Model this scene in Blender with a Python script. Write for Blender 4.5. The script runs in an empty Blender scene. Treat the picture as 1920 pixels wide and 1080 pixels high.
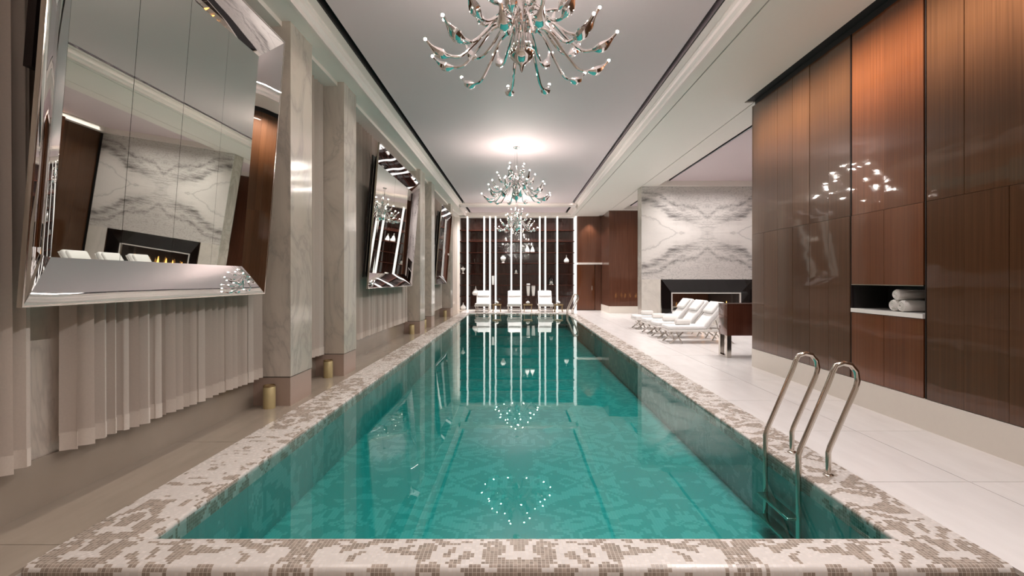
import bpy, math, random
from mathutils import Vector
random.seed(7)
PI = math.pi
sc = bpy.context.scene
COL = sc.collection

# ------------------------------------------------------------------ camera
cam_d = bpy.data.cameras.new('camera'); cam = bpy.data.objects.new('camera', cam_d); COL.objects.link(cam)
cam_d.sensor_width = 36.0; cam_d.lens = 18.0            # focal length 960 px in a 1920 px frame
cam_d.shift_x = -10/1920; cam_d.shift_y = -16/1920
cam_d.clip_start = 0.05; cam_d.clip_end = 200
cam.location = (0, 0, 1.45); cam.rotation_euler = (PI/2, 0, 0)
sc.camera = cam

# ------------------------------------------------------------------ world, exposure
w = bpy.data.worlds.new('world'); sc.world = w; w.use_nodes = True
w.node_tree.nodes['Background'].inputs[0].default_value = (0.9, 0.85, 0.8, 1)
w.node_tree.nodes['Background'].inputs[1].default_value = 0.05
sc.view_settings.view_transform = 'Standard'; sc.view_settings.look = 'None'
sc.view_settings.gamma = 1.0; sc.view_settings.exposure = 0.52; sc.view_settings.use_curve_mapping = False
sc.cycles.use_denoising = True
sc.cycles.max_bounces = 10; sc.cycles.glossy_bounces = 6; sc.cycles.transparent_max_bounces = 12
sc.cycles.sample_clamp_indirect = 6.0
sc.cycles.caustics_reflective = False

WARM = (1.0, 0.88, 0.77); NEUT = (1.0, 0.945, 0.92); PINK = (1.0, 0.925, 0.905)
def area(name, loc, sx, sy, power, color=NEUT, rot=(0, 0, 0), spread=180):
    d = bpy.data.lights.new(name, 'AREA'); d.shape = 'RECTANGLE'; d.size = sx; d.size_y = sy
    d.energy = power; d.color = color; d.spread = math.radians(spread)
    o = bpy.data.objects.new(name, d); COL.objects.link(o); o.location = loc; o.rotation_euler = rot
    return o
def spot(name, loc, power, angle=70, blend=0.6, color=NEUT, rot=(0, 0, 0), r=0.04):
    d = bpy.data.lights.new(name, 'SPOT'); d.energy = power; d.spot_size = math.radians(angle); d.spot_blend = blend
    d.color = color; d.shadow_soft_size = r
    o = bpy.data.objects.new(name, d); COL.objects.link(o); o.location = loc; o.rotation_euler = rot
    return o
# linear lamps inside the dark ceiling slots
area('slot_lamp', (-2.165, 9.0, 4.562), 0.05, 23.4, 60, WARM, spread=100)
area('slot_lamp', (2.245, 9.0, 4.562), 0.05, 23.4, 240, NEUT, rot=(0, math.radians(30), 0), spread=110)
# linear lamps in the groove of the right soffit: one washes the top of the wooden wall, the other is added fill for the deck
area('wall_washer', (2.671, 3.0, 4.399), 0.016, 10.8, 100, WARM, rot=(0, math.radians(-61), 0), spread=46)
area('deck_fill_lamp', (2.671, 10.5, 4.407), 0.018, 25.0, 125, PINK, spread=100)
# linear lamps in the lounge tray slot and above the marble chimney breast
area('lounge_slot_lamp', (4.745, 12.4, 4.562), 0.05, 7.0, 85, NEUT, spread=110)
area('lounge_slot_lamp', (7.9, 12.4, 4.562), 0.05, 7.0, 50, NEUT, spread=80)
area('chimney_washer', (6.05, 15.2, 4.54), 2.2, 0.06, 15, NEUT, rot=(math.radians(20), 0, 0), spread=110)
area('rear_lounge_lamp', (4.745, 19.3, 4.562), 0.05, 4.0, 80, NEUT, spread=110)
# linear lamp in the far cross recess, washing the display wall
area('display_washer', (-.1, 23.3, 4.54), 5.9, 0.06, 200, NEUT, rot=(math.radians(12), 0, 0), spread=120)
spot('alcove_downlight', (3.37, 23.72, 4.38), 110, 80, 0.7, WARM)

# ------------------------------------------------------------------ materials
def mat(name):
    m = bpy.data.materials.new(name); m.use_nodes = True
    nt = m.node_tree; nt.nodes.clear()
    out = nt.nodes.new('ShaderNodeOutputMaterial')
    return m, nt, out
def N(nt, t, **kw):
    n = nt.nodes.new(t)
    for k, v in kw.items():
        if k.startswith('i_'):
            n.inputs[k[2:].replace('_', ' ')].default_value = v
        elif k.startswith('n_'):
            n.inputs[int(k[2:])].default_value = v
        else: setattr(n, k, v)
    return n
def L(nt, a, b): nt.links.new(a, b)
def bsdf(nt, out, color=(.8, .8, .8), rough=.5, metal=0, spec=.5, coat=0, coat_rough=.03):
    b = nt.nodes.new('ShaderNodeBsdfPrincipled')
    b.inputs['Base Color'].default_value = (*color, 1); b.inputs['Roughness'].default_value = rough
    b.inputs['Metallic'].default_value = metal; b.inputs['Specular IOR Level'].default_value = spec
    b.inputs['Coat Weight'].default_value = coat; b.inputs['Coat Roughness'].default_value = coat_rough
    L(nt, b.outputs[0], out.inputs[0]); return b
def plain(name, color, rough=.5, metal=0, spec=.5, coat=0, noise=0.06, nscale=20):
    m, nt, out = mat(name); b = bsdf(nt, out, color, rough, metal, spec, coat)
    if noise:
        g = N(nt, 'ShaderNodeNewGeometry'); n = N(nt, 'ShaderNodeTexNoise', i_Scale=nscale, i_Detail=3)
        L(nt, g.outputs['Position'], n.inputs['Vector'])
        h = N(nt, 'ShaderNodeMix', data_type='RGBA', blend_type='MIX')
        h.inputs[6].default_value = tuple(c*(1-noise) for c in color)+(1,); h.inputs[7].default_value = tuple(min(1, c*(1+noise)) for c in color)+(1,)
        L(nt, n.outputs[0], h.inputs[0]); L(nt, h.outputs[2], b.inputs['Base Color'])
    return m
def math_n(nt, op, a, b=None, c=None):
    n = nt.nodes.new('ShaderNodeMath'); n.operation = op
    for i, v in enumerate((a, b, c)):
        if v is None: continue
        if isinstance(v, (int, float)): n.inputs[i].default_value = v
        else: L(nt, v, n.inputs[i])
    return n.outputs[0]
def ramp(nt, fac, stops, interp='LINEAR'):
    r = nt.nodes.new('ShaderNodeValToRGB'); r.color_ramp.interpolation = interp
    e = r.color_ramp.elements
    while len(e) < len(stops): e.new(0.5)
    for k, (p, c) in enumerate(stops):
        e[k].position = p; e[k].color = (*c, 1)
    L(nt, fac, r.inputs[0]); return r.outputs[0]

M = {}
M['paint'] = plain('white_paint', (.86, .79, .735), .55, noise=.01)
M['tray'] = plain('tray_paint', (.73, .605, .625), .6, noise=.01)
M['cornice'] = plain('cornice_paint', (.88, .775, .735), .4, noise=.01)
M['black'] = plain('black_recess', (.012, .010, .010), .6, noise=0)
M['bronze'] = plain('dark_bronze', (.02, .014, .014), .3, spec=.5, noise=0)
M['chrome'] = plain('chrome', (.80, .79, .78), .06, 1, noise=0)
M['nickel'] = plain('polished_nickel', (.62, .57, .51), .12, 1, noise=0)
M['brass'] = plain('brushed_brass', (.52, .43, .23), .4, .35, noise=.08)
M['gilt'] = plain('aged_gilt', (.35, .25, .13), .35, .8, noise=.1)
M['ceramic'] = plain('white_ceramic', (.85, .83, .80), .25, coat=.4, noise=.01)
M['white_metal'] = plain('white_lacquered_metal', (.78, .75, .72), .3, noise=.01)
M['cushion'] = plain('white_outdoor_fabric', (.82, .81, .80), .85, spec=.1, noise=.03, nscale=60)
M['skirt'] = plain('skirting_lacquer', (.74, .69, .62), .35, noise=.02)
M['plinth'] = plain('rose_beige_plinth', (.40, .30, .25), .3, noise=.03)
M['grout'] = plain('joint_filler', (.42, .38, .34), .8, noise=0)

def towel_mat():
    m, nt, out = mat('white_terry'); b = bsdf(nt, out, (.83, .80, .77), .95, spec=.05)
    g = N(nt, 'ShaderNodeNewGeometry'); n = N(nt, 'ShaderNodeTexNoise', i_Scale=220, i_Detail=2)
    L(nt, g.outputs['Position'], n.inputs['Vector'])
    bp = N(nt, 'ShaderNodeBump', i_Strength=.5, i_Distance=.003); L(nt, n.outputs[0], bp.inputs['Height']); L(nt, bp.outputs[0], b.inputs['Normal'])
    return m
M['towel'] = towel_mat()

def mirror_mat(name, color, bump=0, scale=2.5):
    m, nt, out = mat(name); b = bsdf(nt, out, color, .012, 1)
    if bump:
        g = N(nt, 'ShaderNodeNewGeometry'); n = N(nt, 'ShaderNodeTexNoise', i_Scale=scale, i_Detail=0)
        L(nt, g.outputs['Position'], n.inputs['Vector'])
        bp = N(nt, 'ShaderNodeBump', i_Strength=bump, i_Distance=.02); L(nt, n.outputs[0], bp.inputs['Height']); L(nt, bp.outputs[0], b.inputs['Normal'])
    return m
M['mirror'] = mirror_mat('mirror_glass', (.64, .655, .60))
M['mirror_frame'] = mirror_mat('mirror_bevel', (.70, .68, .69), .035, 1.6)
M['mirror_frame_wavy'] = mirror_mat('wavy_mirror_bevel', (.76, .74, .73), .09, 1.6)
M['dark_mirror'] = plain('smoked_black_glass', (.008, .006, .006), .04, 0, .25, coat=.25, noise=0)

def wood_mat(name, c1, c2, c3, rough=.3, coat=.8, axis='Z', sheen=.35):
    m, nt, out = mat(name); b = bsdf(nt, out, c1, rough, sheen, .2, coat, .045)
    g = N(nt, 'ShaderNodeNewGeometry'); oi = N(nt, 'ShaderNodeObjectInfo')
    mp = N(nt, 'ShaderNodeMapping'); mp.inputs['Scale'].default_value = (60, 60, .7) if axis == 'Z' else (1, 60, 60)
    ad = N(nt, 'ShaderNodeVectorMath', operation='ADD'); L(nt, g.outputs['Position'], ad.inputs[0])
    cx = N(nt, 'ShaderNodeCombineXYZ'); L(nt, math_n(nt, 'MULTIPLY', oi.outputs['Random'], 7.0), cx.inputs[1]); L(nt, cx.outputs[0], ad.inputs[1])
    L(nt, ad.outputs[0], mp.inputs[0])
    n = N(nt, 'ShaderNodeTexNoise', i_Scale=1.0, i_Detail=5, i_Roughness=.6); L(nt, mp.outputs[0], n.inputs['Vector'])
    col = ramp(nt, n.outputs[0], [(.25, c2), (.52, c1), (.78, c3)])
    wv = N(nt, 'ShaderNodeMapping'); wv.inputs['Scale'].default_value = (1, 1, 3.5); L(nt, ad.outputs[0], wv.inputs[0])
    wn = N(nt, 'ShaderNodeTexNoise', i_Scale=1.6, i_Detail=1); L(nt, wv.outputs[0], wn.inputs['Vector'])
    bp = N(nt, 'ShaderNodeBump', i_Strength=.12, i_Distance=.02); L(nt, wn.outputs[0], bp.inputs['Height']); L(nt, bp.outputs[0], b.inputs['Coat Normal'])
    hs = N(nt, 'ShaderNodeHueSaturation'); L(nt, col, hs.inputs['Color'])
    L(nt, math_n(nt, 'ADD', math_n(nt, 'MULTIPLY', oi.outputs['Random'], .25), .87), hs.inputs['Value'])
    L(nt, hs.outputs[0], b.inputs['Base Color'])
    return m
M['wood'] = wood_mat('lacquered_mahogany', (.098, .041, .017), (.072, .029, .012), (.130, .056, .025))
M['wood_red_and_lit'] = wood_mat('red_and_lit_mahogany', (.150, .047, .016), (.110, .032, .011), (.19, .064, .024))  # own red of door and column; painted lamplight on the middle wall boards
M['wood_dark'] = wood_mat('dark_lacquered_wood', (.13, .052, .030), (.085, .032, .018), (.18, .075, .045))
M['desk'] = wood_mat('console_lacquer', (.12, .042, .026), (.08, .026, .016), (.16, .06, .036), .2)

def marble_mat(name, base=(.62, .55, .49), vein=(.33, .29, .26), scale=1.4, amount=.55, rough=.12, warm=(.54, .47, .395)):
    m, nt, out = mat(name); b = bsdf(nt, out, base, rough, 0, .5)
    g = N(nt, 'ShaderNodeNewGeometry')
    mp = N(nt, 'ShaderNodeMapping'); mp.inputs['Rotation'].default_value = (.5, .3, .2); mp.inputs['Scale'].default_value = (1, 1, .55); L(nt, g.outputs['Position'], mp.inputs[0])
    d = N(nt, 'ShaderNodeTexNoise', i_Scale=scale*1.1, i_Detail=5, i_Roughness=.6, i_Distortion=1.2); L(nt, mp.outputs[0], d.inputs['Vector'])
    v = math_n(nt, 'ABSOLUTE', math_n(nt, 'SUBTRACT', d.outputs[0], .5))
    veins = ramp(nt, v, [(0, (1, 1, 1)), (.03, (.45, .45, .45)), (.11, (0, 0, 0))])
    n2 = N(nt, 'ShaderNodeTexNoise', i_Scale=scale*.7, i_Detail=4); L(nt, mp.outputs[0], n2.inputs['Vector'])
    cl = ramp(nt, n2.outputs[0], [(.35, base), (.68, warm)])
    mx = N(nt, 'ShaderNodeMix', data_type='RGBA'); L(nt, math_n(nt, 'MULTIPLY', veins, amount), mx.inputs[0])
    L(nt, cl, mx.inputs[6]); mx.inputs[7].default_value = (*vein, 1); L(nt, mx.outputs[2], b.inputs['Base Color'])
    return m
M['marble'] = marble_mat('veined_beige_marble')
M['marble_white'] = marble_mat('pale_marble', (.78, .74, .69), (.5, .46, .42), 1.0, .35, .18, (.73, .68, .61))

FCX, FCZ = 6.05, 2.93
def bookmatch():
    m, nt, out = mat('book_matched_marble'); b = bsdf(nt, out, (.8, .77, .74), .3)
    g = N(nt, 'ShaderNodeNewGeometry'); sp = N(nt, 'ShaderNodeSeparateXYZ'); L(nt, g.outputs['Position'], sp.inputs[0])
    ax = math_n(nt, 'ABSOLUTE', math_n(nt, 'SUBTRACT', sp.outputs[0], FCX)); az = math_n(nt, 'ABSOLUTE', math_n(nt, 'SUBTRACT', sp.outputs[2], FCZ))
    cb = N(nt, 'ShaderNodeCombineXYZ'); L(nt, ax, cb.inputs[0]); L(nt, az, cb.inputs[2]); L(nt, sp.outputs[1], cb.inputs[1])
    wn = N(nt, 'ShaderNodeTexNoise', i_Scale=1.15, i_Detail=7, i_Roughness=.6); L(nt, cb.outputs[0], wn.inputs['Vector'])
    wob = math_n(nt, 'MULTIPLY', math_n(nt, 'SUBTRACT', wn.outputs[0], .5), .85)
    v = math_n(nt, 'ADD', math_n(nt, 'SUBTRACT', az, math_n(nt, 'MULTIPLY', ax, .47)), wob)      # distance from the main diagonal band
    st = N(nt, 'ShaderNodeMapping'); st.inputs['Rotation'].default_value = (0, -.44, 0); st.inputs['Scale'].default_value = (1.2, 1, 9); L(nt, cb.outputs[0], st.inputs[0])
    sn = N(nt, 'ShaderNodeTexNoise', i_Scale=1.6, i_Detail=5, i_Distortion=.8); L(nt, st.outputs[0], sn.inputs['Vector'])
    streak = ramp(nt, sn.outputs[0], [(.36, (.15, .15, .15)), (.6, (1, 1, 1))])
    fade = ramp(nt, ax, [(.1, (.35, .35, .35)), (1.5, (1, 1, 1))])
    band = math_n(nt, 'MULTIPLY', ramp(nt, math_n(nt, 'ABSOLUTE', math_n(nt, 'SUBTRACT', v, .13)), [(0, (1, 1, 1)), (.09, (.8, .8, .8)), (.18, (.2, .2, .2)), (.35, (0, 0, 0))]), math_n(nt, 'MULTIPLY', streak, fade))
    band2 = math_n(nt, 'MULTIPLY', ramp(nt, math_n(nt, 'ABSOLUTE', math_n(nt, 'SUBTRACT', v, .45)), [(0, (.6, .6, .6)), (.03, (.4, .4, .4)), (.10, (.05, .05, .05)), (.2, (0, 0, 0))]), streak)
    band3 = ramp(nt, math_n(nt, 'ABSOLUTE', math_n(nt, 'ADD', v, .42)), [(0, (.38, .38, .38)), (.012, (.2, .2, .2)), (.05, (0, 0, 0))])
    def hair(freq, width, amt, nscale, dist, seed):
        hm = N(nt, 'ShaderNodeMapping'); hm.inputs['Location'].default_value = (seed, 0, 0); hm.inputs['Rotation'].default_value = (0, -.5, 0); hm.inputs['Scale'].default_value = (1, 1, 2.2); L(nt, cb.outputs[0], hm.inputs[0])
        hn = N(nt, 'ShaderNodeTexNoise', i_Scale=nscale, i_Detail=6, i_Roughness=.62, i_Distortion=dist); L(nt, hm.outputs[0], hn.inputs['Vector'])
        f = math_n(nt, 'ABSOLUTE', math_n(nt, 'SINE', math_n(nt, 'MULTIPLY', hn.outputs[0], freq)))
        return math_n(nt, 'MULTIPLY', ramp(nt, f, [(0, (1, 1, 1)), (width, (.25, .25, .25)), (width*2.5, (0, 0, 0))]), amt)
    up = ramp(nt, v, [(.0, (.12, .12, .12)), (.22, (1, 1, 1))])
    fine2 = math_n(nt, 'MULTIPLY', math_n(nt, 'ADD', hair(38, .14, .65, 1.5, .6, 0), hair(24, .10, .32, 2.6, .3, 4)), up)
    cloud = math_n(nt, 'MULTIPLY', ramp(nt, v, [(.15, (0, 0, 0)), (.7, (.26, .26, .26))]), 1.0)
    tot = math_n(nt, 'MINIMUM', math_n(nt, 'ADD', math_n(nt, 'ADD', math_n(nt, 'ADD', band, band2), math_n(nt, 'ADD', band3, cloud)), fine2), 1.0)
    mx = N(nt, 'ShaderNodeMix', data_type='RGBA'); L(nt, tot, mx.inputs[0])
    mx.inputs[6].default_value = (.80, .755, .72, 1); mx.inputs[7].default_value = (.17, .155, .15, 1); L(nt, mx.outputs[2], b.inputs['Base Color'])
    return m
M['bookmatch'] = bookmatch()

def stone_mat(name, c1, c2, rough):
    m, nt, out = mat(name); b = bsdf(nt, out, c1, rough, 0, .5)
    g = N(nt, 'ShaderNodeNewGeometry'); oi = N(nt, 'ShaderNodeObjectInfo')
    mp = N(nt, 'ShaderNodeMapping'); mp.inputs['Scale'].default_value = (3.5, .8, 1); L(nt, g.outputs['Position'], mp.inputs[0])
    n = N(nt, 'ShaderNodeTexNoise', i_Scale=2, i_Detail=5); L(nt, mp.outputs[0], n.inputs['Vector'])
    col = ramp(nt, n.outputs[0], [(.3, c1), (.7, c2)])
    hs = N(nt, 'ShaderNodeHueSaturation'); L(nt, col, hs.inputs['Color'])
    L(nt, math_n(nt, 'ADD', math_n(nt, 'MULTIPLY', oi.outputs['Random'], .04), .98), hs.inputs['Value']); L(nt, hs.outputs[0], b.inputs['Base Color'])
    return m
M['stone'] = stone_mat('pale_polished_stone', (.74, .70, .685), (.80, .765, .75), .22)
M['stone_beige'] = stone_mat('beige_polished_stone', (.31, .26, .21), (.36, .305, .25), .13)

def mosaic_mat(name, c_light, c_dark, tile, grout, gw, patscale, thr, rough, var=.22, use_uv=True, period=.62, freq=14.0):
    """square glass mosaic: colour chosen tile by tile from a mirrored flourish pattern"""
    m, nt, out = mat(name); b = bsdf(nt, out, c_light, rough, 0, .5)
    if use_uv:
        tc = N(nt, 'ShaderNodeUVMap'); src = tc.outputs[0]
    else:
        tc = N(nt, 'ShaderNodeNewGeometry'); src = tc.outputs['Position']
    sp = N(nt, 'ShaderNodeSeparateXYZ'); L(nt, src, sp.inputs[0])
    u = math_n(nt, 'DIVIDE', sp.outputs[0], tile); v = math_n(nt, 'DIVIDE', sp.outputs[1], tile)
    cu = math_n(nt, 'FLOOR', u); cv = math_n(nt, 'FLOOR', v)
    fu = math_n(nt, 'SUBTRACT', u, cu); fv = math_n(nt, 'SUBTRACT', v, cv)
    pu = math_n(nt, 'PINGPONG', math_n(nt, 'MULTIPLY', cu, tile), period*.5); pv = math_n(nt, 'PINGPONG', math_n(nt, 'MULTIPLY', cv, tile), period*.9)
    cb = N(nt, 'ShaderNodeCombineXYZ'); L(nt, pu, cb.inputs[0]); L(nt, pv, cb.inputs[1])
    n = N(nt, 'ShaderNodeTexNoise', i_Scale=patscale, i_Detail=1.0, i_Roughness=.5, i_Distortion=.9); L(nt, cb.outputs[0], n.inputs['Vector'])
    s = math_n(nt, 'SINE', math_n(nt, 'MULTIPLY', n.outputs[0], freq))
    pick = math_n(nt, 'GREATER_THAN', s, thr)
    ci = N(nt, 'ShaderNodeCombineXYZ'); L(nt, cu, ci.inputs[0]); L(nt, cv, ci.inputs[1])
    wn = N(nt, 'ShaderNodeTexWhiteNoise', noise_dimensions='2D'); L(nt, ci.outputs[0], wn.inputs['Vector'])
    mx = N(nt, 'ShaderNodeMix', data_type='RGBA'); L(nt, pick, mx.inputs[0]); mx.inputs[6].default_value = (*c_dark, 1); mx.inputs[7].default_value = (*c_light, 1)
    hs = N(nt, 'ShaderNodeHueSaturation'); L(nt, mx.outputs[2], hs.inputs['Color'])
    vr = math_n(nt, 'MULTIPLY', math_n(nt, 'SUBTRACT', wn.outputs[0], .5), math_n(nt, 'ADD', math_n(nt, 'MULTIPLY', pick, -var*1.7), var*2))
    L(nt, math_n(nt, 'ADD', vr, 1.0), hs.inputs['Value'])
    du = math_n(nt, 'MINIMUM', fu, math_n(nt, 'SUBTRACT', 1.0, fu)); dv = math_n(nt, 'MINIMUM', fv, math_n(nt, 'SUBTRACT', 1.0, fv))
    gm = math_n(nt, 'LESS_THAN', math_n(nt, 'MINIMUM', du, dv), gw)
    m2 = N(nt, 'ShaderNodeMix', data_type='RGBA'); L(nt, gm, m2.inputs[0]); L(nt, hs.outputs[0], m2.inputs[6]); m2.inputs[7].default_value = (*grout, 1)
    L(nt, m2.outputs[2], b.inputs['Base Color'])
    L(nt, math_n(nt, 'ADD', math_n(nt, 'MULTIPLY', gm, .5), math_n(nt, 'ADD', math_n(nt, 'MULTIPLY', wn.outputs[0], .12), rough)), b.inputs['Roughness'])
    bp = N(nt, 'ShaderNodeBump', i_Strength=.35, i_Distance=.002); L(nt, math_n(nt, 'SUBTRACT', 1.0, gm), bp.inputs['Height']); L(nt, bp.outputs[0], b.inputs['Normal'])
    return m
M['mosaic'] = mosaic_mat('taupe_and_white_mosaic', (.62, .575, .55), (.29, .235, .195), .0205, (.58, .52, .46), .05, 5.2, .06, .18, .20, True, 2.3, 18.0)
M['pool_mosaic'] = mosaic_mat('teal_mosaic', (.26, .545, .54), (.135, .41, .405), .025, (.18, .48, .46), .04, 3.4, .2, .35, .05, True, 2.9, 22.0)

def water_mat():
    m, nt, out = mat('pool_water')
    tr = N(nt, 'ShaderNodeBsdfTransparent'); tr.inputs[0].default_value = (.80, .96, .94, 1)
    gl = N(nt, 'ShaderNodeBsdfGlossy'); gl.inputs['Roughness'].default_value = 0.0; gl.inputs[0].default_value = (.96, 1, .98, 1)
    fr = N(nt, 'ShaderNodeFresnel'); fr.inputs['IOR'].default_value = 1.36
    g = N(nt, 'ShaderNodeNewGeometry')
    mp = N(nt, 'ShaderNodeMapping'); mp.inputs['Scale'].default_value = (1.0, .5, 1); L(nt, g.outputs['Position'], mp.inputs[0])
    n = N(nt, 'ShaderNodeTexNoise', i_Scale=5.0, i_Detail=1); L(nt, mp.outputs[0], n.inputs['Vector'])
    bp = N(nt, 'ShaderNodeBump', i_Strength=.04, i_Distance=.01); L(nt, n.outputs[0], bp.inputs['Height'])
    L(nt, bp.outputs[0], gl.inputs['Normal']); L(nt, bp.outputs[0], fr.inputs['Normal'])
    mx = N(nt, 'ShaderNodeMixShader'); L(nt, fr.outputs[0], mx.inputs[0]); L(nt, tr.outputs[0], mx.inputs[1]); L(nt, gl.outputs[0], mx.inputs[2])
    va = N(nt, 'ShaderNodeVolumeAbsorption'); va.inputs['Color'].default_value = (.20, .80, .79, 1); va.inputs['Density'].default_value = 1.0; L(nt, va.outputs[0], out.inputs['Volume'])
    L(nt, mx.outputs[0], out.inputs[0]); return m
M['water'] = water_mat()
def glass_mat():
    m, nt, out = mat('clear_glass')
    tr = N(nt, 'ShaderNodeBsdfTransparent'); tr.inputs[0].default_value = (.93, .93, .92, 1)
    gl = N(nt, 'ShaderNodeBsdfGlossy'); gl.inputs['Roughness'].default_value = 0.0
    fr = N(nt, 'ShaderNodeFresnel'); fr.inputs['IOR'].default_value = 1.5
    mx = N(nt, 'ShaderNodeMixShader'); L(nt, fr.outputs[0], mx.inputs[0]); L(nt, tr.outputs[0], mx.inputs[1]); L(nt, gl.outputs[0], mx.inputs[2])
    L(nt, mx.outputs[0], out.inputs[0]); return m
M['glass'] = glass_mat()
def cloth_mat(name, c, t):
    m, nt, out = mat(name)
    d = N(nt, 'ShaderNodeBsdfDiffuse'); d.inputs[0].default_value = (*c, 1)
    tl = N(nt, 'ShaderNodeBsdfTranslucent'); tl.inputs[0].default_value = (*c, 1)
    g = N(nt, 'ShaderNodeNewGeometry'); n = N(nt, 'ShaderNodeTexNoise', i_Scale=90, i_Detail=2); L(nt, g.outputs['Position'], n.inputs['Vector'])
    col = ramp(nt, n.outputs[0], [(.3, tuple(x*.94 for x in c)), (.7, c)]); L(nt, col, d.inputs[0])
    mx = N(nt, 'ShaderNodeMixShader'); mx.inputs[0].default_value = t; L(nt, d.outputs[0], mx.inputs[1]); L(nt, tl.outputs[0], mx.inputs[2]); L(nt, mx.outputs[0], out.inputs[0])
    return m
M['curtain'] = cloth_mat('sheer_beige_voile', (.72, .64, .58), .3)
M['hem'] = cloth_mat('doubled_voile_hem', (.80, .72, .655), .15)
def emit(name, c, s):
    m, nt, out = mat(name); e = N(nt, 'ShaderNodeEmission'); e.inputs[0].default_value = (*c, 1); e.inputs[1].default_value = s; L(nt, e.outputs[0], out.inputs[0]); return m
M['bulb'] = emit('lit_bulb', (1, .92, .83), 480)
M['fin'] = emit('backlit_acrylic', (1, .95, .90), 1.15)
M['flame'] = emit('flame', (1, .42, .10), 5)
M['stone_dark'] = plain('charcoal_log', (.05, .04, .035), .9)

# ------------------------------------------------------------------ mesh helpers
class MB:
    def __init__(s): s.v = []; s.f = []; s.uv = None
    def add(s, vs, fs):
        o = len(s.v); s.v += [tuple(p) for p in vs]; s.f += [tuple(i+o for i in f) for f in fs]; return s
    def box(s, x0, x1, y0, y1, z0, z1, b=0):
        if b:
            return s.bbox(x0, x1, y0, y1, z0, z1, b)
        vs = [(x0, y0, z0), (x1, y0, z0), (x1, y1, z0), (x0, y1, z0), (x0, y0, z1), (x1, y0, z1), (x1, y1, z1), (x0, y1, z1)]
        return s.add(vs, [(3, 2, 1, 0), (4, 5, 6, 7), (0, 1, 5, 4), (1, 2, 6, 5), (2, 3, 7, 6), (3, 0, 4, 7)])
    def bbox(s, x0, x1, y0, y1, z0, z1, b, n=3):
        """box with all edges rounded (a superellipsoid-like grid)"""
        b = min(b, (x1-x0)/2, (y1-y0)/2, (z1-z0)/2)
        import bmesh
        bm = bmesh.new(); r = bmesh.ops.create_cube(bm, size=1)
        for p in bm.verts: p.co = Vector(((x0+x1)/2+p.co.x*(x1-x0), (y0+y1)/2+p.co.y*(y1-y0), (z0+z1)/2+p.co.z*(z1-z0)))
        bmesh.ops.bevel(bm, geom=bm.edges[:], offset=b*.999, segments=n, affect='EDGES', profile=.5)
        bm.verts.index_update()
        s.add([p.co[:] for p in bm.verts], [tuple(q.index for q in f.verts) for f in bm.faces]); bm.free(); return s
    def tube(s, pts, r, n=8, cap=True):
        pts = [Vector(p) for p in pts]; rs = r if isinstance(r, (list, tuple)) else [r]*len(pts)
        o = len(s.v); up = Vector((0, 0, 1)); prev = None
        for i, p in enumerate(pts):
            t = (pts[min(i+1, len(pts)-1)]-pts[max(i-1, 0)])
            t = t.normalized() if t.length > 1e-9 else Vector((0, 0, 1))
            if prev is None:
                a = t.cross(Vector((0, 1, 0)) if abs(t.y) < .9 else Vector((1, 0, 0))).normalized()
            else:
                a = (prev-t*prev.dot(t)); a = a.normalized() if a.length > 1e-6 else t.orthogonal().normalized()
            prev = a; c = t.cross(a)
            for k in range(n):
                q = p+(a*math.cos(2*PI*k/n)+c*math.sin(2*PI*k/n))*rs[i]; s.v.append(q[:])
        for i in range(len(pts)-1):
            for k in range(n):
                s.f.append((o+i*n+k, o+i*n+(k+1) % n, o+(i+1)*n+(k+1) % n, o+(i+1)*n+k))
        if cap:
            s.f.append(tuple(o+k for k in reversed(range(n)))); s.f.append(tuple(o+(len(pts)-1)*n+k for k in range(n)))
        return s
    def lathe(s, prof, n=24, c=(0, 0, 0)):
        o = len(s.v)
        for r, z in prof:
            for k in range(n): s.v.append((c[0]+max(r, 1e-4)*math.cos(2*PI*k/n), c[1]+max(r, 1e-4)*math.sin(2*PI*k/n), c[2]+z))
        for i in range(len(prof)-1):
            for k in range(n): s.f.append((o+i*n+k, o+i*n+(k+1) % n, o+(i+1)*n+(k+1) % n, o+(i+1)*n+k))
        s.f.append(tuple(o+k for k in reversed(range(n)))); s.f.append(tuple(o+(len(prof)-1)*n+k for k in range(n))); return s
    def prism(s, prof, y0, y1):
        """closed profile in x,z swept along y"""
        n = len(prof); vs = [(x, y0, z) for x, z in prof]+[(x, y1, z) for x, z in prof]
        fs = [(i, (i+1) % n, n+(i+1) % n, n+i) for i in range(n)]+[tuple(reversed(range(n))), tuple(range(n, 2*n))]
        return s.add(vs, fs)
    def mesh(s, name, m, smooth=False):
        me = bpy.data.meshes.new(name); me.from_pydata(s.v, [], s.f); me.update()
        if m is not None: me.materials.append(M[m] if isinstance(m, str) else m)
        if smooth:
            for p in me.polygons: p.use_smooth = True
            try: me.set_sharp_from_angle(angle=math.radians(40))
            except Exception: pass
        import bmesh
        bm = bmesh.new(); bm.from_mesh(me); bmesh.ops.recalc_face_normals(bm, faces=bm.faces[:]); bm.to_mesh(me); bm.free()
        if smooth:
            try: me.set_sharp_from_angle(angle=math.radians(40))
            except Exception: pass
        return me
    def build(s, name, m, parent=None, smooth=False):
        return link(name, s.mesh(name, m, smooth), parent)
def link(name, me, parent=None, loc=None, rot=None):
    o = bpy.data.objects.new(name, me); COL.objects.link(o)
    if parent is not None: o.parent = parent
    if loc: o.location = loc
    if rot: o.rotation_euler = rot
    return o
def box(name, m, x0, x1, y0, y1, z0, z1, parent=None, b=0):
    return MB().box(x0, x1, y0, y1, z0, z1, b).build(name, m, parent, smooth=bool(b))
def tag(o, label=None, cat=None, group=None, kind=None):
    if label: o['label'] = label
    if cat: o['category'] = cat
    if group: o['group'] = group
    if kind: o['kind'] = kind
    return o
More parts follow.
